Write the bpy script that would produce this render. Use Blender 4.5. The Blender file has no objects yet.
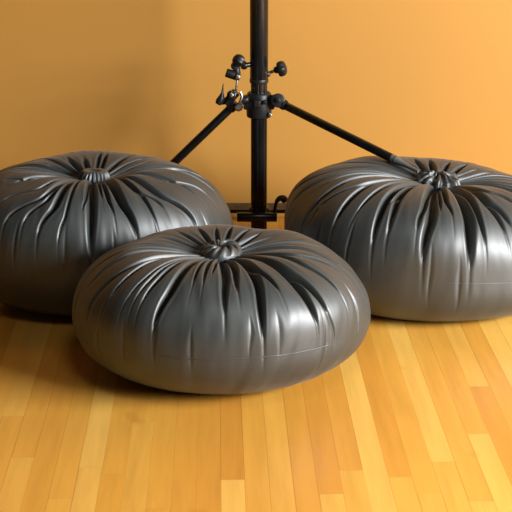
import bpy, bmesh, math, random
import numpy as np
from mathutils import Vector, Matrix

C = bpy.context.scene.collection
R = math.radians
CAM_H, CAM_PITCH, CAM_F = 0.941, math.radians(18.0), 1403.0


# ------------------------------------------------------------------ helpers
def obj(name, me, mat=None, parent=None, smooth=True):
    if isinstance(me, bmesh.types.BMesh):
        bm = me
        me = bpy.data.meshes.new(name)
        bmesh.ops.recalc_face_normals(bm, faces=bm.faces)
        bm.to_mesh(me)
        bm.free()
    o = bpy.data.objects.new(name, me)
    C.objects.link(o)
    if mat:
        me.materials.append(mat)
    if smooth:
        me.polygons.foreach_set('use_smooth', [True] * len(me.polygons))
        try:
            me.set_sharp_from_angle(angle=R(38))
        except Exception:
            pass
    if parent:
        o.parent = parent
        o.matrix_parent_inverse = Matrix.Translation(-Vector(parent.location))
    return o


def tag(o, label=None, cat=None, group=None, kind=None):
    for k, v in (('label', label), ('category', cat), ('group', group), ('kind', kind)):
        if v:
            o[k] = v
    return o


def empty(name, loc):
    o = bpy.data.objects.new(name, None)
    o.empty_display_size = .05
    o.location = loc
    C.objects.link(o)
    return o


def frame(d):
    d = Vector(d).normalized()
    a = Vector((0, 0, 1)) if abs(d.z) < .9 else Vector((1, 0, 0))
    u = d.cross(a).normalized()
    return u, d.cross(u).normalized(), d


def add_loft(bm, stations, n=28, caps=True, shape=None):
    """stations: list of (centre, radius); rings square to the local direction"""
    pts = [Vector(p) for p, _ in stations]
    rings = []
    u0 = None
    for i, (p, r) in enumerate(stations):
        d = (pts[min(i + 1, len(pts) - 1)] - pts[max(i - 1, 0)])
        if d.length < 1e-9:
            d = pts[-1] - pts[0]
        d.normalize()
        if u0 is None:
            u, v, _ = frame(d)
        else:
            u = (u0 - d * u0.dot(d)).normalized()
            v = d.cross(u)
        u0 = u
        ring = []
        for k in range(n):
            a = 2 * math.pi * k / n
            q = r * (shape(a) if shape else 1)
            ring.append(bm.verts.new(pts[i] + u * (q * math.cos(a)) + v * (q * math.sin(a))))
        rings.append(ring)
    for a, b in zip(rings, rings[1:]):
        for k in range(n):
            bm.faces.new((a[k], a[(k + 1) % n], b[(k + 1) % n], b[k]))
    if caps:
        bm.faces.new(rings[0][::-1])
        bm.faces.new(rings[-1])
    return bm


def add_turned(bm, p, q, prof, n=28, shape=None):
    """turned solid from p towards q; prof = [(distance from p in m, radius in m)]"""
    p, q = Vector(p), Vector(q)
    u, v, d = frame(q - p)
    rings = []
    for t, r in prof:
        c = p + d * t
        ring = []
        for k in range(n):
            a = 2 * math.pi * k / n
            w = r * (shape(a) if shape else 1)
            ring.append(bm.verts.new(c + u * (w * math.cos(a)) + v * (w * math.sin(a))))
        rings.append(ring)
    for a, b in zip(rings, rings[1:]):
        for k in range(n):
            bm.faces.new((a[k], a[(k + 1) % n], b[(k + 1) % n], b[k]))
    bm.faces.new(rings[0][::-1])
    bm.faces.new(rings[-1])
    return bm


def rod(bm, p, q, r, bev=None, n=28, shape=None):
    L = (Vector(q) - Vector(p)).length
    b = bev if bev is not None else r * .25
    return add_turned(bm, p, q, [(0, r - b), (b * .3, r - b * .3), (b, r), (L - b, r), (L - b * .3, r - b * .3), (L, r - b)], n, shape)


def box(bm, c, size, axes=None, bev=.0015):
    """bevelled box; axes = three direction vectors"""
    b2 = bmesh.new()
    bmesh.ops.create_cube(b2, size=1)
    bmesh.ops.scale(b2, vec=size, verts=b2.verts)
    bmesh.ops.bevel(b2, geom=b2.edges[:], offset=bev, segments=3, profile=.5, affect='EDGES')
    if axes:
        m = Matrix([Vector(a).normalized() for a in axes]).transposed()
        for v in b2.verts:
            v.co = m @ v.co
    for v in b2.verts:
        v.co += Vector(c)
    me = bpy.data.meshes.new('tmp')
    b2.to_mesh(me)
    b2.free()
    bm.from_mesh(me)
    bpy.data.meshes.remove(me)
    return bm


def smooth_path(pts, n=24):
    """Catmull-Rom through points"""
    P = [Vector(p) for p in pts]
    P = [P[0] * 2 - P[1]] + P + [P[-1] * 2 - P[-2]]
    out = []
    m = len(P) - 3
    for i in range(m):
        for k in range(n):
            t = k / n
            a, b, c, d = P[i:i + 4]
            out.append(.5 * (2 * b + (c - a) * t + (2 * a - 5 * b + 4 * c - d) * t * t + (3 * b - a - 3 * c + d) * t ** 3))
    out.append(P[-2])
    return out


# ---------------------------------------------------------------- materials
def new_mat(name):
    m = bpy.data.materials.new(name)
    m.use_nodes = True
    nt = m.node_tree
    return m, nt, nt.nodes['Principled BSDF']


def N(nt, typ, **kw):
    n = nt.nodes.new(typ)
    for k, v in kw.items():
        setattr(n, k, v)
    return n


def math_node(nt, op, a, b=None, c=None):
    n = N(nt, 'ShaderNodeMath', operation=op)
    for i, v in enumerate((a, b, c)):
        if v is None:
            continue
        if isinstance(v, (int, float)):
            n.inputs[i].default_value = v
        else:
            nt.links.new(v, n.inputs[i])
    return n.outputs[0]


def ramp(nt, fac, stops, interp='LINEAR'):
    n = N(nt, 'ShaderNodeValToRGB')
    n.color_ramp.interpolation = interp
    e = n.color_ramp.elements
    while len(e) < len(stops):
        e.new(.5)
    for k, (p, c) in enumerate(stops):
        e[k].position = p
        e[k].color = (*c, 1)
    nt.links.new(fac, n.inputs[0])
    return n.outputs[0]


def mat_fabric():
    m, nt, b = new_mat('grey_coated_nylon')
    tc = N(nt, 'ShaderNodeTexCoord')
    n1 = N(nt, 'ShaderNodeTexNoise')
    n1.inputs['Scale'].default_value = 9
    n1.inputs['Detail'].default_value = 3
    nt.links.new(tc.outputs['Object'], n1.inputs['Vector'])
    nt.links.new(ramp(nt, n1.outputs['Fac'], [(.3, FAB_A), (.7, FAB_B)]), b.inputs['Base Color'])
    n2 = N(nt, 'ShaderNodeTexNoise')
    n2.inputs['Scale'].default_value = 900
    n2.inputs['Detail'].default_value = 2
    nt.links.new(tc.outputs['Object'], n2.inputs['Vector'])
    bp = N(nt, 'ShaderNodeBump')
    bp.inputs['Strength'].default_value = .05
    bp.inputs['Distance'].default_value = .0005
    nt.links.new(n2.outputs['Fac'], bp.inputs['Height'])
    nt.links.new(bp.outputs['Normal'], b.inputs['Normal'])
    b.inputs['Roughness'].default_value = FAB_ROUGH
    b.inputs['Specular IOR Level'].default_value = FAB_SPEC
    b.inputs['Sheen Weight'].default_value = .06
    b.inputs['Sheen Roughness'].default_value = .4
    return m


def mat_plain(name, col, rough, metal=0.0, spec=.5, noise=0.0):
    m, nt, b = new_mat(name)
    tc = N(nt, 'ShaderNodeTexCoord')
    n = N(nt, 'ShaderNodeTexNoise')
    n.inputs['Scale'].default_value = 40
    nt.links.new(tc.outputs['Object'], n.inputs['Vector'])
    a = tuple(c * (1 - noise) for c in col)
    z = tuple(min(1, c * (1 + noise)) for c in col)
    nt.links.new(ramp(nt, n.outputs['Fac'], [(.35, a), (.65, z)]), b.inputs['Base Color'])
    b.inputs['Roughness'].default_value = rough
    b.inputs['Metallic'].default_value = metal
    b.inputs['Specular IOR Level'].default_value = spec
    return m


def mat_wall():
    m, nt, b = new_mat('ochre_wall_paint')
    tc = N(nt, 'ShaderNodeTexCoord')
    n = N(nt, 'ShaderNodeTexNoise')
    n.inputs['Scale'].default_value = 2.2
    n.inputs['Detail'].default_value = 2
    nt.links.new(tc.outputs['Object'], n.inputs['Vector'])
    nt.links.new(ramp(nt, n.outputs['Fac'], [(.3, WALL_A), (.7, WALL_B)]), b.inputs['Base Color'])
    n2 = N(nt, 'ShaderNodeTexNoise')
    n2.inputs['Scale'].default_value = 350
    nt.links.new(tc.outputs['Object'], n2.inputs['Vector'])
    bp = N(nt, 'ShaderNodeBump')
    bp.inputs['Strength'].default_value = .04
    bp.inputs['Distance'].default_value = .001
    nt.links.new(n2.outputs['Fac'], bp.inputs['Height'])
    nt.links.new(bp.outputs['Normal'], b.inputs['Normal'])
    b.inputs['Roughness'].default_value = .6
    b.inputs['Specular IOR Level'].default_value = .3
    return m


def mat_floor():
    m, nt, b = new_mat('maple_strip_floor')
    L = nt.links.new
    tc = N(nt, 'ShaderNodeTexCoord')
    mp = N(nt, 'ShaderNodeMapping')
    mp.inputs['Rotation'].default_value = (0, 0, R(-1.6))
    L(tc.outputs['Object'], mp.inputs['Vector'])
    sp = N(nt, 'ShaderNodeSeparateXYZ')
    L(mp.outputs['Vector'], sp.inputs[0])
    W = .035
    x = math_node(nt, 'DIVIDE', sp.outputs['X'], W)
    row = math_node(nt, 'FLOOR', x)
    fx = math_node(nt, 'SUBTRACT', x, row)
    wn = N(nt, 'ShaderNodeTexWhiteNoise', noise_dimensions='1D')
    L(row, wn.inputs['W'])
    ln = math_node(nt, 'MULTIPLY_ADD', wn.outputs['Value'], .6, .45)
    y = math_node(nt, 'DIVIDE', math_node(nt, 'MULTIPLY_ADD', wn.outputs['Value'], 3.7, sp.outputs['Y']), ln)
    col = math_node(nt, 'FLOOR', y)
    fy = math_node(nt, 'SUBTRACT', y, col)
    cb = N(nt, 'ShaderNodeCombineXYZ')
    L(row, cb.inputs[0])
    L(col, cb.inputs[1])
    wn2 = N(nt, 'ShaderNodeTexWhiteNoise', noise_dimensions='2D')
    L(cb.outputs[0], wn2.inputs['Vector'])
    base = ramp(nt, wn2.outputs['Value'], FLOOR_STOPS)
    # grain, stretched along the strips and shifted per board
    sh = N(nt, 'ShaderNodeCombineXYZ')
    L(math_node(nt, 'MULTIPLY_ADD', wn2.outputs['Value'], 7.0, math_node(nt, 'MULTIPLY', sp.outputs['X'], 26.0)), sh.inputs[0])
    L(math_node(nt, 'MULTIPLY', sp.outputs['Y'], 2.2), sh.inputs[1])
    g = N(nt, 'ShaderNodeTexNoise')
    g.inputs['Scale'].default_value = 1.6
    g.inputs['Detail'].default_value = 5
    g.inputs['Roughness'].default_value = .6
    L(sh.outputs[0], g.inputs['Vector'])
    gr = ramp(nt, g.outputs['Fac'], [(.3, (.80, .78, .74)), (.6, (1, 1, 1))])
    mx = N(nt, 'ShaderNodeMix', data_type='RGBA', blend_type='MULTIPLY')
    mx.inputs['Factor'].default_value = .75
    L(base, mx.inputs[6])
    L(gr, mx.inputs[7])
    # small brown knots and blotches
    kn = N(nt, 'ShaderNodeTexNoise')
    kn.inputs['Scale'].default_value = 9.0
    kn.inputs['Detail'].default_value = 1
    L(mp.outputs['Vector'], kn.inputs['Vector'])
    kr = ramp(nt, kn.outputs['Fac'], [(.70, (1, 1, 1)), (.80, (.78, .66, .52))])
    m2 = N(nt, 'ShaderNodeMix', data_type='RGBA', blend_type='MULTIPLY')
    m2.inputs['Factor'].default_value = .8
    L(mx.outputs[2], m2.inputs[6])
    L(kr, m2.inputs[7])
    # joints: thin everywhere, darker and wider on some rows
    ex = math_node(nt, 'MULTIPLY', math_node(nt, 'MINIMUM', fx, math_node(nt, 'SUBTRACT', 1.0, fx)), W)
    ey = math_node(nt, 'MULTIPLY', math_node(nt, 'MINIMUM', fy, math_node(nt, 'SUBTRACT', 1.0, fy)), ln)
    tripled = math_node(nt, 'LESS_THAN', wn2.outputs['Color'], .42)
    jw = math_node(nt, 'MULTIPLY_ADD', tripled, .0007, .00022)
    jx = math_node(nt, 'LESS_THAN', ex, jw)
    jy = math_node(nt, 'MULTIPLY', math_node(nt, 'LESS_THAN', ey, .0005), .6)
    j = math_node(nt, 'MAXIMUM', jx, jy)
    m3 = N(nt, 'ShaderNodeMix', data_type='RGBA', blend_type='MULTIPLY')
    L(math_node(nt, 'MULTIPLY', j, .33), m3.inputs['Factor'])
    L(m2.outputs[2], m3.inputs[6])
    m3.inputs[7].default_value = (.38, .22, .10, 1)
    L(m3.outputs[2], b.inputs['Base Color'])
    bp = N(nt, 'ShaderNodeBump')
    bp.inputs['Strength'].default_value = .25
    bp.inputs['Distance'].default_value = .0006
    L(math_node(nt, 'MULTIPLY_ADD', j, -1.0, math_node(nt, 'MULTIPLY', g.outputs['Fac'], .25)), bp.inputs['Height'])
    L(bp.outputs['Normal'], b.inputs['Normal'])
    L(math_node(nt, 'MULTIPLY_ADD', g.outputs['Fac'], .14, FLOOR_ROUGH), b.inputs['Roughness'])
    b.inputs['Specular IOR Level'].default_value = .4
    return m


# tunables
FAB_A, FAB_B = (.024, .0285, .0275), (.029, .034, .033)
FAB_ROUGH, FAB_SPEC = .48, .95
WALL_A, WALL_B = (.447, .218, .0405), (.47, .229, .043)
FLOOR_STOPS = [(0, (.64, .275, .038)), (.35, (.71, .34, .050)), (.7, (.76, .39, .066)), (1, (.80, .45, .092))]
FLOOR_ROUGH = .26
M = dict(fabric=mat_fabric(), wall=mat_wall(), floor=mat_floor(),
         black=mat_plain('black_powder_coat', (.006, .006, .006), .24, 0, .4, .2),
         plastic=mat_plain('black_moulded_plastic', (.008, .008, .008), .42, 0, .38, .2),
         steel=mat_plain('worn_steel', (.42, .40, .36), .3, 1.0, .5, .15),
         shade_strip=mat_plain('dark_brown_shade', (.085, .045, .018), .5, 0, .4, .2),  # shade at the foot of the wall, put into the colour
         grip=mat_plain('grey_rubber_sleeve', (.11, .115, .11), .4, 0, .5, .15))

# ------------------------------------------------------------------ setting
bm = bmesh.new()
vs = [bm.verts.new(p) for p in ((-3.2, -1.5, 0), (3.2, -1.5, 0), (3.2, 3.20, 0), (-3.2, 3.20, 0))]
bm.faces.new(vs)
tag(obj('floor', bm, M['floor'], smooth=False), kind='structure')
bm = bmesh.new()
box(bm, (0, 3.25, 1.3), (6.4, .10, 2.6), bev=.001)
tag(obj('wall_back', bm, M['wall'], smooth=False), kind='structure')
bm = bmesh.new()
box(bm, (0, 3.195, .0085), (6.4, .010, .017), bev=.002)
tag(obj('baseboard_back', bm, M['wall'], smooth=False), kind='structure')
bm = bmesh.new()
box(bm, (0, 3.193, .0255), (6.4, .014, .017), bev=.003)  # dark brown strip modelled in place of the shade line above the floor
tag(obj('shade_strip_1', bm, M['shade_strip'], smooth=False), kind='structure')

# --------------------------------------------------------------------- bags
# s0, s1, s2: arc fraction from the knot (0) to the bottom (1); p0, p1, p2: azimuth in degrees at those;
# then the width in mm and the relative depth of the crease
FOLDS = {
  'front': [
    (0.045, 0.292, 0.387, -86.5, -86.9, -87.9, 5.4, 1.10),
    (0.045, 0.224, 0.262, -92.8, -93.1, -93.9, 2.5, 0.70),
    (0.045, 0.262, 0.305, -98.1, -98.0, -97.7, 2.7, 0.70),
    (0.045, 0.178, 0.307, -102.6, -102.6, -102.6, 2.5, 0.70),
    (0.045, 0.349, 0.451, -111.8, -112.4, -113.9, 5.0, 1.15),
    (0.045, 0.31, 0.383, -120.3, -120.6, -121.4, 3.4, 0.75),
    (0.045, 0.311, 0.381, -123.6, -123.9, -124.7, 3.0, 0.60),
    (0.045, 0.312, 0.398, -127.1, -127.5, -128.6, 2.7, 0.50),
    (0.045, 0.286, 0.44, -142.0, -143.5, -147.3, 4.4, 1.00),
    (0.045, 0.198, 0.347, -170.2, -170.2, -170.2, 4.4, 1.10),
    (0.045, 0.177, 0.305, -181.5, -181.5, -181.5, 3.4, 0.90),
    (0.045, 0.115, 0.181, -181.8, -181.8, -181.8, 4.0, 1.00),
    (0.045, 0.118, 0.186, 134.5, 134.5, 134.5, 4.0, 1.00),
    (0.045, 0.122, 0.195, 112.4, 112.4, 112.4, 4.0, 1.00),
    (0.045, 0.123, 0.196, 82.3, 82.3, 82.3, 3.7, 1.00),
    (0.045, 0.119, 0.189, 65.1, 65.1, 65.1, 4.0, 1.00),
    (0.045, 0.152, 0.255, -11.8, -11.8, -11.8, 6.6, 1.38),
    (0.045, 0.218, 0.351, -9.4, -10.0, -11.6, 6.1, 1.38),
    (0.045, 0.23, 0.344, -33.4, -29.8, -20.8, 5.2, 1.25),
    (0.045, 0.285, 0.388, -39.0, -37.8, -34.7, 3.9, 0.88),
    (0.045, 0.291, 0.427, -52.4, -50.7, -46.5, 5.7, 1.25),
    (0.045, 0.35, 0.443, -53.2, -53.0, -52.5, 6.1, 1.30),
    (0.045, 0.259, 0.336, -67.7, -66.6, -63.8, 4.0, 1.00),
    (0.045, 0.322, 0.464, -70.7, -71.7, -74.3, 5.4, 1.25),
    (0.045, 0.249, 0.323, -80.0, -80.5, -81.8, 4.4, 1.00),
    (0.396, 0.452, 0.52, -44.5, -45.5, -44.0, 4.4, 0.90),
    (0.388, 0.423, 0.472, -69.2, -68.1, -67.1, 2.7, 0.60),
    (0.413, 0.447, 0.483, -92.8, -92.3, -91.3, 2.4, 0.60),
    (0.394, 0.43, 0.479, -76.6, -76.1, -75.9, 2.0, 0.50),
  ],
  'left': [
    (0.045, 0.297, 0.335, -88.9, -89.2, -90.0, 4.2, 0.90),
    (0.045, 0.374, 0.471, -85.4, -85.6, -86.1, 6.5, 1.35),
    (0.045, 0.171, 0.292, -80.2, -80.2, -80.2, 3.1, 0.80),
    (0.045, 0.306, 0.35, -76.7, -76.4, -75.6, 3.8, 0.90),
    (0.045, 0.329, 0.416, -70.0, -69.2, -67.1, 6.9, 1.25),
    (0.045, 0.283, 0.343, -58.5, -56.1, -50.1, 4.6, 1.00),
    (0.045, 0.32, 0.418, -46.5, -43.7, -36.8, 6.1, 1.20),
    (0.045, 0.263, 0.351, -27.8, -24.2, -15.2, 5.4, 1.00),
    (0.045, 0.231, 0.351, -2.3, 1.3, 10.3, 5.4, 1.00),
    (0.045, 0.147, 0.245, 5.9, 5.9, 5.9, 5.4, 1.10),
    (0.045, 0.142, 0.235, 60.9, 60.9, 60.9, 5.0, 1.10),
    (0.045, 0.112, 0.174, 82.8, 82.8, 82.8, 4.2, 1.00),
    (0.045, 0.118, 0.187, 89.0, 89.0, 89.0, 3.8, 1.00),
    (0.045, 0.106, 0.161, 122.9, 122.9, 122.9, 5.7, 1.10),
    (0.045, 0.097, 0.144, -201.6, -201.6, -201.6, 5.7, 1.20),
    (0.045, 0.138, 0.226, -161.7, -161.7, -161.7, 5.0, 1.10),
    (0.045, 0.216, 0.263, -138.9, -142.5, -151.5, 4.6, 1.00),
    (0.045, 0.26, 0.326, -120.6, -124.2, -133.2, 4.2, 0.80),
    (0.045, 0.308, 0.394, -111.6, -115.2, -124.2, 4.6, 0.90),
    (0.045, 0.315, 0.383, -108.6, -110.6, -115.5, 4.2, 0.90),
    (0.045, 0.341, 0.411, -103.7, -104.9, -108.0, 5.4, 1.00),
    (0.45, 0.484, 0.528, -107.2, -108.0, -108.5, 3.4, 0.70),
    (0.417, 0.468, 0.519, -92.1, -91.3, -89.2, 2.7, 0.50),
    (0.045, 0.366, 0.432, -97.1, -97.7, -99.3, 3.1, 0.50),
  ],
  'right': [
    (0.045, 0.281, 0.323, -93.3, -93.3, -93.3, 3.4, 0.90),
    (0.045, 0.288, 0.332, -90.0, -89.5, -88.2, 3.8, 0.90),
    (0.045, 0.352, 0.476, -81.1, -81.5, -82.5, 8.0, 1.40),
    (0.045, 0.367, 0.467, -96.8, -97.5, -99.3, 6.9, 1.30),
    (0.045, 0.322, 0.381, -100.9, -101.3, -102.3, 5.4, 1.10),
    (0.045, 0.283, 0.374, -68.9, -68.1, -66.1, 5.7, 1.10),
    (0.045, 0.27, 0.354, -67.0, -65.6, -62.2, 6.1, 1.10),
    (0.045, 0.216, 0.277, -61.2, -58.6, -52.2, 6.5, 1.10),
    (0.045, 0.113, 0.177, 24.9, 24.9, 24.9, 5.0, 1.00),
    (0.045, 0.119, 0.189, 58.4, 58.4, 58.4, 5.0, 1.10),
    (0.045, 0.113, 0.177, 72.8, 72.8, 72.8, 4.6, 1.00),
    (0.045, 0.114, 0.178, 90.8, 90.8, 90.8, 5.0, 1.10),
    (0.045, 0.116, 0.182, 103.6, 103.6, 103.6, 5.0, 1.10),
    (0.045, 0.192, 0.334, -192.3, -192.3, -192.3, 5.7, 1.10),
    (0.045, 0.164, 0.278, -207.5, -207.5, -207.5, 4.2, 0.90),
    (0.045, 0.273, 0.428, -156.8, -156.3, -155.1, 5.4, 1.10),
    (0.045, 0.271, 0.386, -141.0, -143.7, -150.4, 4.2, 0.80),
    (0.045, 0.299, 0.418, -138.3, -137.8, -136.5, 5.4, 1.05),
    (0.045, 0.305, 0.441, -120.8, -120.1, -118.3, 5.7, 1.10),
    (0.045, 0.3, 0.403, -115.3, -114.7, -113.1, 5.4, 1.00),
    (0.045, 0.284, 0.334, -116.2, -116.5, -117.3, 3.4, 0.70),
    (0.401, 0.44, 0.481, -108.8, -108.5, -108.3, 3.1, 0.60),
    (0.388, 0.431, 0.472, -123.7, -123.4, -122.9, 3.1, 0.60),
    (0.396, 0.429, 0.467, -85.4, -84.9, -84.6, 2.3, 0.50),
    (0.365, 0.424, 0.47, -105.9, -105.9, -106.2, 3.1, 0.60),
  ],
}

BAGS = {
    'front': dict(c=(-.0580, 2.272), ax=.2570, ay=.222, zc=.108, hu=.131, n=2.45, nl=2.3, four=[(1, .02, R(-120))],
                  dents=[(125, .10, 32), (42, .03, 30)], knot=(-.003, .004), dim=(.036, .085), tilt=0, seed=3),
    'left': dict(c=(-.3165, 2.648), ax=.272, ay=.232, zc=.125, hu=.159, n=2.45, nl=2.6, four=[],
                 dents=[(-55, .03, 28)], knot=(.004, -.025), dim=(.042, .085), tilt=0, seed=11),
    'right': dict(c=(.348, 2.64), ax=.294, ay=.24, zc=.118, hu=.146, n=2.6, nl=2.8, four=[],
                  dents=[], knot=(.004, 0), dim=(.034, .085), tilt=-.07, seed=29),
}


def profile(b):
    th = np.linspace(0, math.pi, 2001)
    n = np.where(th < math.pi / 2, b['n'], b['nl'])
    r = np.abs(np.sin(th)) ** (2 / n)
    zz = np.abs(np.cos(th)) ** (2 / n)
    am = .5 * (b['ax'] + b['ay'])
    zz = np.where(th < math.pi / 2, b['hu'] * zz, -b['zc'] * np.minimum(1, 1.10 * zz))
    r[-1] = 0
    L = np.concatenate([[0], np.cumsum(np.hypot(np.diff(r) * am, np.diff(zz)))])
    return L / L[-1], r, zz, am, L[-1]


def base(b, phi, s):
    """undented bag, world metres; phi azimuth (0 = +x), s 0 at the knot .. 1 at the bottom centre"""
    L, r, zz, am, _ = profile(b)
    rho = np.interp(s, L, r)
    z = np.interp(s, L, zz)
    Rf = 1 + sum(a * np.cos(k * (phi - p)) for k, a, p in b['four'])
    for a, d, w in b['dents']:
        dd = (phi - math.radians(a) + math.pi) % (2 * math.pi) - math.pi
        Rf = Rf - d * np.exp(-(dd / math.radians(w)) ** 2)
    up = np.clip(1 - s / .42, 0, 1)
    up = up * up * (3 - 2 * up)
    x = b['ax'] * Rf * rho * np.cos(phi) + b['knot'][0] * up
    y = b['ay'] * Rf * rho * np.sin(phi) + b['knot'][1] * up
    z = z + b['zc'] - np.where(s < .5, b['dim'][0] * np.exp(-(rho * am / b['dim'][1]) ** 2), 0)
    z = z + b['tilt'] * x * np.clip(z / b['zc'], 0, 1)
    return x + b['c'][0], y + b['c'][1], np.maximum(z, 0)


def sstep(a, b, x):
    t = np.clip((x - a) / (b - a), 0, 1)
    return t * t * (3 - 2 * t)


def vnoise(u, v, nu, rng):
    """smooth value noise, periodic in u with period nu cells; about -1..1"""
    nv = int(np.ceil(v.max())) + 3
    g = rng.uniform(-1, 1, (nu, nv))
    iu = np.floor(u).astype(int)
    iv = np.floor(v).astype(int)
    fu, fv = u - iu, v - iv
    fu = fu * fu * (3 - 2 * fu)
    fv = fv * fv * (3 - 2 * fv)
    a = g[iu % nu, iv] * (1 - fu) + g[(iu + 1) % nu, iv] * fu
    c = g[iu % nu, iv + 1] * (1 - fu) + g[(iu + 1) % nu, iv + 1] * fu
    return a * (1 - fv) + c * fv


def displaced(key, PH, S):
    b = BAGS[key]
    rng = np.random.default_rng(b['seed'])
    X, Y, Z = base(b, PH, S)
    e = 1e-3
    xs = [(p - q) for p, q in zip(base(b, PH, np.minimum(S + e, 1)), base(b, PH, np.maximum(S - e, 0)))]
    xp = [(p - q) for p, q in zip(base(b, PH + e, S), base(b, PH - e, S))]
    Nn = np.stack([xs[1] * xp[2] - xs[2] * xp[1], xs[2] * xp[0] - xs[0] * xp[2], xs[0] * xp[1] - xs[1] * xp[0]], -1)
    ln = np.linalg.norm(Nn, axis=-1, keepdims=True)
    Nn = Nn / np.maximum(ln, 1e-12)
    Nn[S < .004] = (0, 0, 1)
    Nn[S > .985] = (0, 0, -1)
    L, r, zz, am, arc = profile(b)
    rr = np.interp(S, L, r) * am
    folds = [f for f in FOLDS[key] if f[0] < .1 or f[6] > 4]
    # the far side, which the photograph shows nothing of: creases of the same kind in the gaps
    have = sorted([f[5] % 360 for f in folds if f[0] < .1])
    for a0, a1 in zip(have, have[1:] + [have[0] + 360]):
        g = a1 - a0
        if g > 16:
            k = int(g // (24 if 15 < (a0 + g / 2) % 360 < 165 else 12))
            for i in range(1, k + 1):
                a = a0 + g * i / (k + 1) + rng.uniform(-2, 2)
                s2 = rng.uniform(.24, .45)
                if 15 < (a % 360) < 165:                  # stop short of the crest on the far slope
                    s2 = rng.uniform(.13, .19)
                folds.append((.045, .5 * (.045 + s2), s2, a + rng.uniform(-5, 5), a, a, rng.uniform(3.2, 5.6), rng.uniform(.8, 1.2)))
    for i in range(22):                                   # short pulls in the cloth above and below the seam
        a, s0 = i * 360 / 22 + rng.uniform(-7, 7), rng.uniform(.37, .47)
        s2 = s0 + rng.uniform(.09, .17)
        da = rng.uniform(-1, 3)
        folds.append((s0, .5 * (s0 + s2), s2, a + da, a + .25 * da, a, rng.uniform(3.0, 5.0), rng.uniform(.35, .75)))
    valley = np.zeros_like(S)
    lip = np.zeros_like(S)
    for f in folds:
        s0, s1, s2, p0, p1, p2, w, dep = f
        Sc = np.clip(S, s0, s2)
        xq = (s2 - Sc) / (s2 - s1)
        q = p2 + (p1 - p2) * np.where(xq < 1, xq ** 2, 1 + .5 * (1 - np.exp(-4 * np.maximum(xq - 1, 0))))
        d = (PH - np.radians(q) + math.pi) % (2 * math.pi) - math.pi
        x = d * rr
        t = (S - s0) / (s2 - s0)
        tc = np.clip(t, 0, 1)
        W = w * .001 * FOLD_W * (.55 + .45 * np.sin(math.pi * tc ** .9))
        if s2 < .22:
            dep = dep * .62
        W = np.minimum(W, np.maximum(rr * .16, .0012))
        if s0 < .1:
            env = sstep(-.05, .22, t) * (1 - sstep(.72, 1.03, t))
            tail = sstep(.5, .9, t) * (1 - sstep(.95, 1.3, t))
        else:
            env = .16 * sstep(-.3, .5, t) * (1 - sstep(.5, 1.3, t))
            tail = 0 * t
        side = 1 if rng.random() < .5 else -1
        u = x / W
        sk = np.where(u * side > 0, 1.25, .8)            # one steep flank, one soft
        depth = dep * FOLD_D * (.55 + .45 * np.minimum(1, w / 4.5))
        v = depth * env * (.72 * np.exp(-np.abs(u / sk) ** 1.8) + .34 * np.exp(-(np.abs(u / sk) / 2.6) ** 1.5))
        v = v + depth * .07 * tail * np.exp(-(u / 1.3) ** 2)
        valley = np.maximum(valley, v)
        l = depth * env * (.13 * np.exp(-((u * side - 2.8) / 1.5) ** 2) + .08 * np.exp(-((u * side + 2.2) / 1.0) ** 2))
        lip = np.maximum(lip, l)
    D = lip * (1 - np.minimum(1, valley / (.5 * FOLD_D))) - valley
    rng = np.random.default_rng(b['seed'] + 100)
    # radial pulled-cloth streaks, short gathers round the neck and soft pillows between creases
    U = PH / (2 * math.pi) % 1.0
    wob = .012 * vnoise(U * 7, S * 5, 7, rng)
    U2 = (U + wob) % 1.0
    mid = sstep(.10, .28, S) * (1 - sstep(.42, .66, S))
    D += .0008 * mid * vnoise(U2 * 74, S * 6, 74, rng)
    D += .0004 * mid * vnoise(U2 * 150, S * 9, 150, rng)
    low = sstep(.36, .48, S) * (1 - sstep(.58, .80, S))
    D += .0012 * low * vnoise((U2 + .10 * S) * 62 + 3, S * 5, 62, rng)
    D += .0005 * low * np.minimum(0, vnoise(U2 * 30 + 1.5 * S, S * 4, 30, rng) + .25)
    nk = sstep(.012, .04, S) * (1 - sstep(.08, .20, S))
    D += .0013 * nk * np.cos(2 * math.pi * 31 * U2 + 2.0 * vnoise(U * 9, S * 8, 9, rng)) * (1 - np.minimum(1, valley / .004))
    D += .0068 * sstep(.14, .27, S) * (1 - sstep(.42, .66, S)) * vnoise(U * 11, S * 5, 11, rng)
    X = X + Nn[..., 0] * D
    Y = Y + Nn[..., 1] * D
    Z = Z + Nn[..., 2] * D
    return X, Y, np.maximum(Z, 0.0)


FOLD_W, FOLD_D = .62, .0240


def grid_mesh(name, X, Y, Z, origin, close=True):
    ns, nphi = X.shape
    co = np.stack([X, Y, Z], -1).reshape(-1, 3) - np.array(origin)
    i = np.arange(ns - 1)[:, None] * nphi
    j = np.arange(nphi)[None, :]
    jn = (j + 1) % nphi
    if not close:
        j, jn = j[:, :-1], jn[:, :-1]
    q = np.stack([i + j, i + nphi + j, i + nphi + jn, i + jn], -1).reshape(-1, 4)
    me = bpy.data.meshes.new(name)
    me.vertices.add(len(co))
    me.vertices.foreach_set('co', co.astype(np.float32).ravel())
    me.loops.add(q.size)
    me.loops.foreach_set('vertex_index', q.ravel().astype(np.int32))
    me.polygons.add(len(q))
    me.polygons.foreach_set('loop_start', np.arange(0, q.size, 4, dtype=np.int32))
    me.update(calc_edges=True)
    me.validate()
    me.polygons.foreach_set('use_smooth', [True] * len(me.polygons))
    return me


def add_child(name, me, mat, root):
    o = bpy.data.objects.new(name, me)
    C.objects.link(o)
    if mat:
        me.materials.append(mat)
    o.parent = root
    return o


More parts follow.
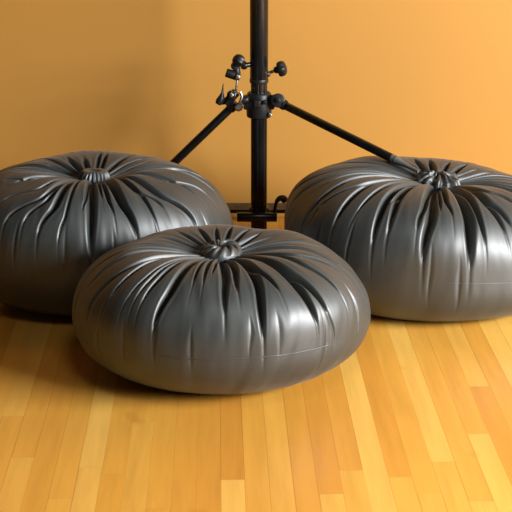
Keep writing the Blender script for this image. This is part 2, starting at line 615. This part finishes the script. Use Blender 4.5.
def make_bag(key, label, seam=None):
    b = BAGS[key]
    root = empty('sandbag', (b['c'][0], b['c'][1], 0))
    tag(root, label, 'bag', 'grey gathered bags on the wooden floor')
    sv = np.concatenate([np.linspace(.003, .56, 300), np.linspace(.56, .999, 81)[1:]])
    ph = np.linspace(-math.pi, math.pi, 1260, endpoint=False)
    S, PH = np.meshgrid(sv, ph, indexing='ij')
    X, Y, Z = displaced(key, PH, S)
    me = grid_mesh('bag_body', X, Y, Z, root.location)
    add_child('bag_body', me, M['fabric'], root)
    if seam:
        a0, a1, s_a, s_b = seam
        A = np.radians(np.linspace(a0, a1, 260))
        u = np.linspace(0, 1, 260)
        SS = s_a + (s_b - s_a) * u
        x, y, z = displaced_lookup(X, Y, Z, ph, sv, A, SS)
        pts = [Vector(p) - root.location for p in zip(x, y, z)]
        bm = bmesh.new()
        r = .0011
        add_loft(bm, [(p, r * min(1, .2 + 8 * min(t, 1 - t))) for p, t in zip(pts, u)], n=8)
        me = bpy.data.meshes.new('seam')
        bm.to_mesh(me)
        bm.free()
        me.polygons.foreach_set('use_smooth', [True] * len(me.polygons))
        add_child('seam', me, M['fabric'], root)
    return root, (X, Y, Z, ph, sv)


def displaced_lookup(X, Y, Z, ph, sv, A, SS):
    out = []
    fi = np.interp(SS, sv, np.arange(len(sv)))
    fj = (A + math.pi) / (2 * math.pi) * len(ph)
    i = np.clip(np.round(fi).astype(int), 0, len(sv) - 1)
    j = np.round(fj).astype(int) % len(ph)
    for G in (X, Y, Z):
        g = G[i, j]
        g = np.convolve(np.pad(g, 4, mode='edge'), np.ones(9) / 9, mode='valid')
        out.append(g)
    return out


def make_knot(root, centre, rad, height, kind, seed):
    """the bunched cloth where the bag is gathered shut"""
    rng = np.random.default_rng(seed)
    rho = np.concatenate([np.linspace(0.01, 1, 70), np.linspace(1, 1.03, 12)[1:]])
    a = np.linspace(-math.pi, math.pi, 360, endpoint=False)
    T, A = np.meshgrid(rho, a, indexing='ij')
    U = A / (2 * math.pi) % 1.0
    nz = vnoise(U * 8, T * 3, 8, rng)
    nz2 = vnoise(U * 17, T * 5, 17, rng)
    dome = np.sqrt(np.clip(1 - np.minimum(T, 1) ** 2.6, 0, 1))
    if kind == 'twist':                                  # spiral wrap with a sunk eye
        k = 11
        w = np.cos(k * A + 5.5 * T * 2 + 1.2 * nz)
        z = height * dome * (.82 + .20 * nz) - .35 * height * np.exp(-((T) / .28) ** 2)
        z += .0026 * (np.abs(w) ** .7 * np.sign(w)) * np.sin(math.pi * np.clip(T, 0, 1)) ** .6
        rr = rad * T * (1 + .10 * nz * T)
    elif kind == 'ruche':                                # upright pleated neck
        w = np.cos(22 * A + 1.6 * nz)
        z = height * np.clip(1 - np.minimum(T, 1) ** 5, 0, 1) ** .8 - .45 * height * np.exp(-(T / .42) ** 2)
        z += .0016 * nz * dome
        rr = rad * np.minimum(T, 1) * (1 + (.075 * w + .06 * nz2) * T ** 2)
    else:                                                # crumpled rosette
        w = np.cos(13 * A + 2.2 * nz + 3 * T)
        z = height * dome * (.85 + .18 * nz) + .0042 * (np.abs(w) ** .6 * np.sign(w)) * np.sin(math.pi * np.clip(T, 0, 1)) ** .7
        z += .0045 * nz2 * dome
        rr = rad * T * (1 + .14 * w * T ** 2 + .08 * nz2)
    z = z - .012 * np.clip((T - .93) / .1, 0, 1)
    X = centre[0] + rr * np.cos(A)
    Y = centre[1] + rr * np.sin(A)
    Z = centre[2] + z
    me = grid_mesh('gathered_knot', X, Y, Z, root.location)
    return add_child('gathered_knot', me, M['fabric'], root)


def crown(b):
    x, y, z = base(b, np.zeros(1), np.zeros(1) + .003)
    return float(b['c'][0] + b['knot'][0]), float(b['c'][1] + b['knot'][1]), float(z[0])


bagF, _ = make_bag('front', 'dark grey gathered bag closest to the camera, lying in front of the other two', seam=(-112, -40, .512, .516))
c = crown(BAGS['front'])
make_knot(bagF, (c[0], c[1], c[2] + .002), .041, .022, 'twist', 5)
bagL, _ = make_bag('left', 'dark grey gathered bag with pleated round neck, on the stand lever side')
c = crown(BAGS['left'])
make_knot(bagL, (c[0], c[1], c[2] + .000), .031, .024, 'ruche', 6)
bagR, _ = make_bag('right', 'dark grey gathered bag with a stand leg reaching its crumpled knot', seam=(-92, -38, .520, .516))
c = crown(BAGS['right'])
make_knot(bagR, (c[0], c[1], c[2] + .003), .041, .022, 'rosette', 8)

# ------------------------------------------------------------- tripod stand
def at(px, py, Y):
    """point of the upright plane at depth Y, from its bearing in the photograph"""
    u, v = (px - 256) / CAM_F, -(py - 256) / CAM_F
    d = Vector((u, math.cos(CAM_PITCH) + v * math.sin(CAM_PITCH), -math.sin(CAM_PITCH) + v * math.cos(CAM_PITCH)))
    return Vector((0, 0, CAM_H)) + d * (Y / d.y)


YP = 2.93
PXM = .00211                                             # metres per photo pixel at the pole
pole = at(259, 103, YP)
px_, zc = pole.x, pole.z
stand = empty('tripod_stand', (px_, YP, 0))
tag(stand, 'black metal tripod stand with round pole, splayed legs and clamp knobs before the ochre wall', 'stand')


def Q(px, py, dy=0.0):
    return at(px, py, YP + dy)


# lower tube, grooved, from the floor into the collar; upper sleeve rising out of the picture
z_lo = Q(259, 120).z
z_jt = Q(259, 79).z


def grooved(a):
    g = 0
    for c0 in (-.30, .30, -1.05, 1.05, 2.2, 3.14, -2.2):
        d = (a - c0 + math.pi) % (2 * math.pi) - math.pi
        g += math.exp(-(d / .07) ** 2)
    return 1 - .07 * g


bm = bmesh.new()
add_turned(bm, (px_, YP, .004), (px_, YP, 2), [(0, .0165), (.002, .0175), (z_jt - .010, .0175), (z_jt - .004, .0175)], 140, lambda a: grooved(a))
obj('lower_tube', bm, M['black'], stand)
bm = bmesh.new()
rod(bm, (px_, YP, z_jt - .005), (px_, YP, 1.62), .0192, .0012, 64)
obj('upper_tube', bm, M['black'], stand)
bm = bmesh.new()
rod(bm, (px_, YP, z_jt - .008), (px_, YP, z_jt + .001), .0200, .0015, 64)
obj('joint_ring', bm, M['plastic'], stand)
bm = bmesh.new()
rod(bm, (px_, YP, 0), (px_, YP, .014), .0205, .003, 48)
obj('rubber_foot', bm, M['plastic'], stand)

# collar with leg lugs
z1, z0 = Q(259, 92).z, Q(259, 117).z
bm = bmesh.new()
H_ = z1 - z0
add_turned(bm, (px_, YP, z0), (px_, YP, 1), [(0, .0235), (.0012, .0255), (.004, .0265), (H_ * .42, .0272), (H_ * .62, .0272), (H_ * .85, .0262), (H_ - .002, .0248), (H_, .0225)], 64)
for sx in (-1, 1):
    box(bm, (px_ + sx * .024, YP - .006, z0 + H_ * .62), (.018, .022, H_ * .55), bev=.004)
box(bm, (px_ - .004, YP - .0245, z0 + H_ * .62), (.016, .012, .016), bev=.003)
obj('collar', bm, M['plastic'], stand)
bm = bmesh.new()
rod(bm, (px_ + .012, YP - .022, z0 + H_ * .70), (px_ + .012, YP - .034, z0 + H_ * .70), .0045, .001)
obj('bolt', bm, M['plastic'], stand)
bm = bmesh.new()
rod(bm, Q(270, 115, -.012), Q(270, 115, -.026), .0040, .001)
obj('bolt', bm, M['steel'], stand)


def leg(p, q, r, name='leg'):
    bm = bmesh.new()
    rod(bm, p, q, r, .0012, 40)
    return obj(name, bm, M['black'], stand)


# leg that runs down on to the knot of the bag on its right
cr = crown(BAGS['right'])
tip = Vector((cr[0] - .034, cr[1] + .010, cr[2] + .023))
hipR = Q(279, 102, -.016)
start = Q(284, 105, -.022)
mid_ = tip + (start - tip) * .16
lg = leg(start, mid_, .0088)
bm = bmesh.new()
d = (tip - mid_)
add_turned(bm, mid_ - d.normalized() * .012, tip, [(0, .0086), (.004, .0092), (.012, .0086), (.026, .0062), (d.length * .8, .0042), (d.length + .010, .0034)], 32)
o = obj('leg_tip', bm, M['grip'], lg)
# bracket on that side: a lug on the collar and a fork round the leg
bm = bmesh.new()
ax = (start - hipR).normalized()
rod(bm, Q(269, 98, -.016), Q(282, 102, -.018), .0085, .003)
rod(bm, Q(278, 100.5, -.030), Q(278, 100.5, .004), .0150, .002)
rod(bm, hipR, start + (mid_ - start).normalized() * .006, .0112, .003)
obj('leg_bracket', bm, M['plastic'], stand)
bm = bmesh.new()
rod(bm, Q(278, 100, -.036), Q(278, 100, -.028), .0055, .001, 6)
obj('bolt', bm, M['plastic'], stand)

# leg on the other side, down to the floor behind the bag there
hipL = Q(236, 103, -.010)
footL = Vector((-.349, 3.03, .012))
sL = hipL + (footL - hipL) * .01
lg = leg(sL, footL, .0088)
bm = bmesh.new()
dl = (footL - sL).normalized()
rod(bm, footL - dl * .035, footL + dl * .006, .0112, .003)
obj('rubber_foot', bm, M['plastic'], lg)
bm = bmesh.new()
rod(bm, Q(248, 99, -.012), Q(241, 101, -.014), .0090, .003)
rod(bm, sL - dl * .004, sL + dl * .016, .0112, .003)
obj('leg_bracket', bm, M['plastic'], stand)

# third leg, hidden behind the pole, towards the wall
f3 = Vector((px_ + .0006, 3.15, .010))
leg(Vector((px_, YP + .024, z0 + .01)), f3, .0088)
bm = bmesh.new()
rod(bm, Vector((px_, YP + .012, z0 + .012)), Vector((px_, YP + .038, z0 - .012)), .0118, .003)
obj('leg_bracket', bm, M['plastic'], stand)

# clamp knob on the right with its threaded pin
bm = bmesh.new()
pa, pb = Q(267, 74, -.004), Q(276, 70, -.006)
rod(bm, pa, pb, .0034, .0006)
rod(bm, Q(266, 75, -.004), Q(269.5, 73.4, -.0045), .0062, .001)
obj('knob_pin', bm, M['steel'], stand)
bm = bmesh.new()
lob = lambda a: 1 + .06 * math.cos(6 * a)
kd = (Q(284, 68, -.008) - pb).normalized()
p0 = pb - kd * .004
add_turned(bm, p0, p0 + kd, [(0, .005), (.002, .0068), (.007, .0078), (.009, .0145), (.013, .0162), (.019, .0160), (.0235, .0135), (.0260, .009), (.027, .003)], 60, lob)
obj('clamp_knob', bm, M['plastic'], stand)

# linkage on the left: upper knob and its pin, block, spring tube, thin rod, wing lever
bm = bmesh.new()
rod(bm, Q(250.5, 64.5, -.004), Q(241, 65.5, -.010), .0052, .001)
add_turned(bm, Q(247, 65, -.006), Q(239, 66, -.012), [(0, .0055), (.003, .0085), (.009, .0090), (.013, .0065)], 32)
obj('pivot_arm', bm, M['black'], stand)
bm = bmesh.new()
a0, a1 = Q(243.5, 64.0, -.012), Q(233.0, 57.0, -.014)
kd = (a1 - a0).normalized()
add_turned(bm, a0, a1, [(0, .004), (.003, .008), (.006, .0125), (.012, .0140), (.018, .0125), (.023, .0090), (.0255, .003)], 60, lob)
obj('clamp_knob', bm, M['plastic'], stand)
bm = bmesh.new()
rod(bm, Q(236.0, 64.5, -.012), Q(237.5, 78.5, -.012), .0078, .002)
add_turned(bm, Q(235, 66, -.02), Q(235, 66, .0), [(0, .006), (.002, .0088), (.014, .0088), (.02, .006)], 32)
obj('link_block', bm, M['plastic'], stand)
bm = bmesh.new()
rod(bm, Q(226.0, 72.5, -.014), Q(238.0, 76.5, -.014), .0094, .002)
obj('tension_grip', bm, M['plastic'], stand)
bm = bmesh.new()
rod(bm, Q(235.5, 76.2, -.020), Q(240.0, 77.2, -.020), .0078, .002)
obj('grip_cap', bm, M['steel'], stand)
bm = bmesh.new()
rod(bm, Q(237.2, 78, -.014), Q(235.8, 94, -.014), .0024, .0005, 16)
obj('link_rod', bm, M['steel'], stand)
# clamp body on top of the leg
bm = bmesh.new()
rod(bm, Q(225.5, 104, -.016), Q(236.5, 91.5, -.016), .0098, .003)
rod(bm, Q(231.5, 95.0, -.028), Q(231.5, 95.0, -.002), .0100, .003)
rod(bm, Q(219.5, 102.0, -.016), Q(230.5, 100.5, -.016), .0066, .002)
obj('leg_clamp', bm, M['black'], stand)
bm = bmesh.new()
rod(bm, Q(231.5, 95, -.034), Q(231.5, 95, -.027), .0042, .001)
obj('bolt', bm, M['steel'], stand)
bm = bmesh.new()
add_turned(bm, Q(238.5, 107, -.026), Q(238.5, 107, .004), [(0, .006), (.003, .0085), (.010, .0095), (.018, .0085), (.03, .006)], 40)
obj('hinge_bolt', bm, M['steel'], stand)
bm = bmesh.new()
add_loft(bm, [(p, r) for p, r in ((Q(240.5, 92, -.024), .0035), (Q(242.0, 97, -.026), .0030), (Q(239.5, 103, -.027), .0028), (Q(236.0, 106, -.026), .0024))], 16)
obj('spring_clip', bm, M['steel'], stand)
bm = bmesh.new()
add_loft(bm, [(p, r) for p, r in ((Q(217.8, 104.0, -.018), .0060), (Q(219.6, 101.0, -.018), .0082), (Q(221.6, 97.2, -.018), .0068), (Q(222.4, 93.0, -.018), .0030), (Q(222.8, 88.0, -.018), .0016), (Q(223.2, 83.5, -.018), .0008))], 20)
obj('wing_lever', bm, M['plastic'], stand)

# low brace: a thick cross tube, a thin rod behind it and a hooked catch
bm = bmesh.new()
rod(bm, Q(237.0, 217.0, -.027), Q(277.0, 217.0, -.027), .0105, .0015, 48)
obj('brace_tube', bm, M['black'], stand)
bm = bmesh.new()
rod(bm, Q(229.0, 211.2, .0), Q(287.0, 211.2, .0), .0046, .001, 24)
rod(bm, (px_, YP, Q(259, 214).z - .012), (px_, YP, Q(259, 206).z), .0215, .002, 48)
box(bm, Vector((px_, YP - .018, Q(259, 215).z)), (.022, .02, .016), bev=.002)
obj('brace_rod', bm, M['black'], stand)
bm = bmesh.new()
path = smooth_path([Q(274.5, 213, -.004), Q(275.2, 207, -.006), Q(276.5, 202, -.008), Q(279.5, 198.6, -.009), Q(283.2, 198.4, -.009), Q(285.6, 201.5, -.009)], 10)
nn = len(path)
add_loft(bm, [(p, .0036 + .0050 * max(0, (i / (nn - 1) - .35) / .65) ** .8 * (1 if i < nn - 3 else .7)) for i, p in enumerate(path)], 20)
obj('hook_catch', bm, M['plastic'], stand)

# ------------------------------------------------------------ camera, light
cam = bpy.data.cameras.new('camera')
cam.sensor_width = 36
cam.lens = 36 * CAM_F / 512
cam.clip_start = .05
co = bpy.data.objects.new('camera', cam)
co.location = (0, 0, CAM_H)
co.rotation_euler = (math.pi / 2 - CAM_PITCH, 0, 0)
C.objects.link(co)
bpy.context.scene.camera = co


def area(name, loc, aim, size, power, col, size_y=None):
    l = bpy.data.lights.new(name, 'AREA')
    l.energy = power
    l.color = col
    l.size = size
    if size_y:
        l.shape = 'RECTANGLE'
        l.size_y = size_y
    o = bpy.data.objects.new(name, l)
    o.location = loc
    o.rotation_euler = (Vector(aim) - Vector(loc)).to_track_quat('-Z', 'Y').to_euler()
    C.objects.link(o)
    return o


area('window_light', (2.45, .95, 1.12), (.1, 2.4, .15), 1.7, 246, (.97, .985, 1), .8)
area('fill_light', (.3, .6, 2.4), (.1, 2.9, .3),   .6, 9, (1, .97, .93))  # unseen fill lamp, added to soften the pole's shadow on the wall
w = bpy.data.worlds.new('world')
bpy.context.scene.world = w
w.use_nodes = True
w.node_tree.nodes['Background'].inputs[0].default_value = (1, .96, .90, 1)
w.node_tree.nodes['Background'].inputs[1].default_value = .025

vs_ = bpy.context.scene.view_settings
vs_.view_transform = 'Standard'
vs_.look = 'None'
vs_.exposure = 0
vs_.gamma = 1
vs_.use_curve_mapping = False
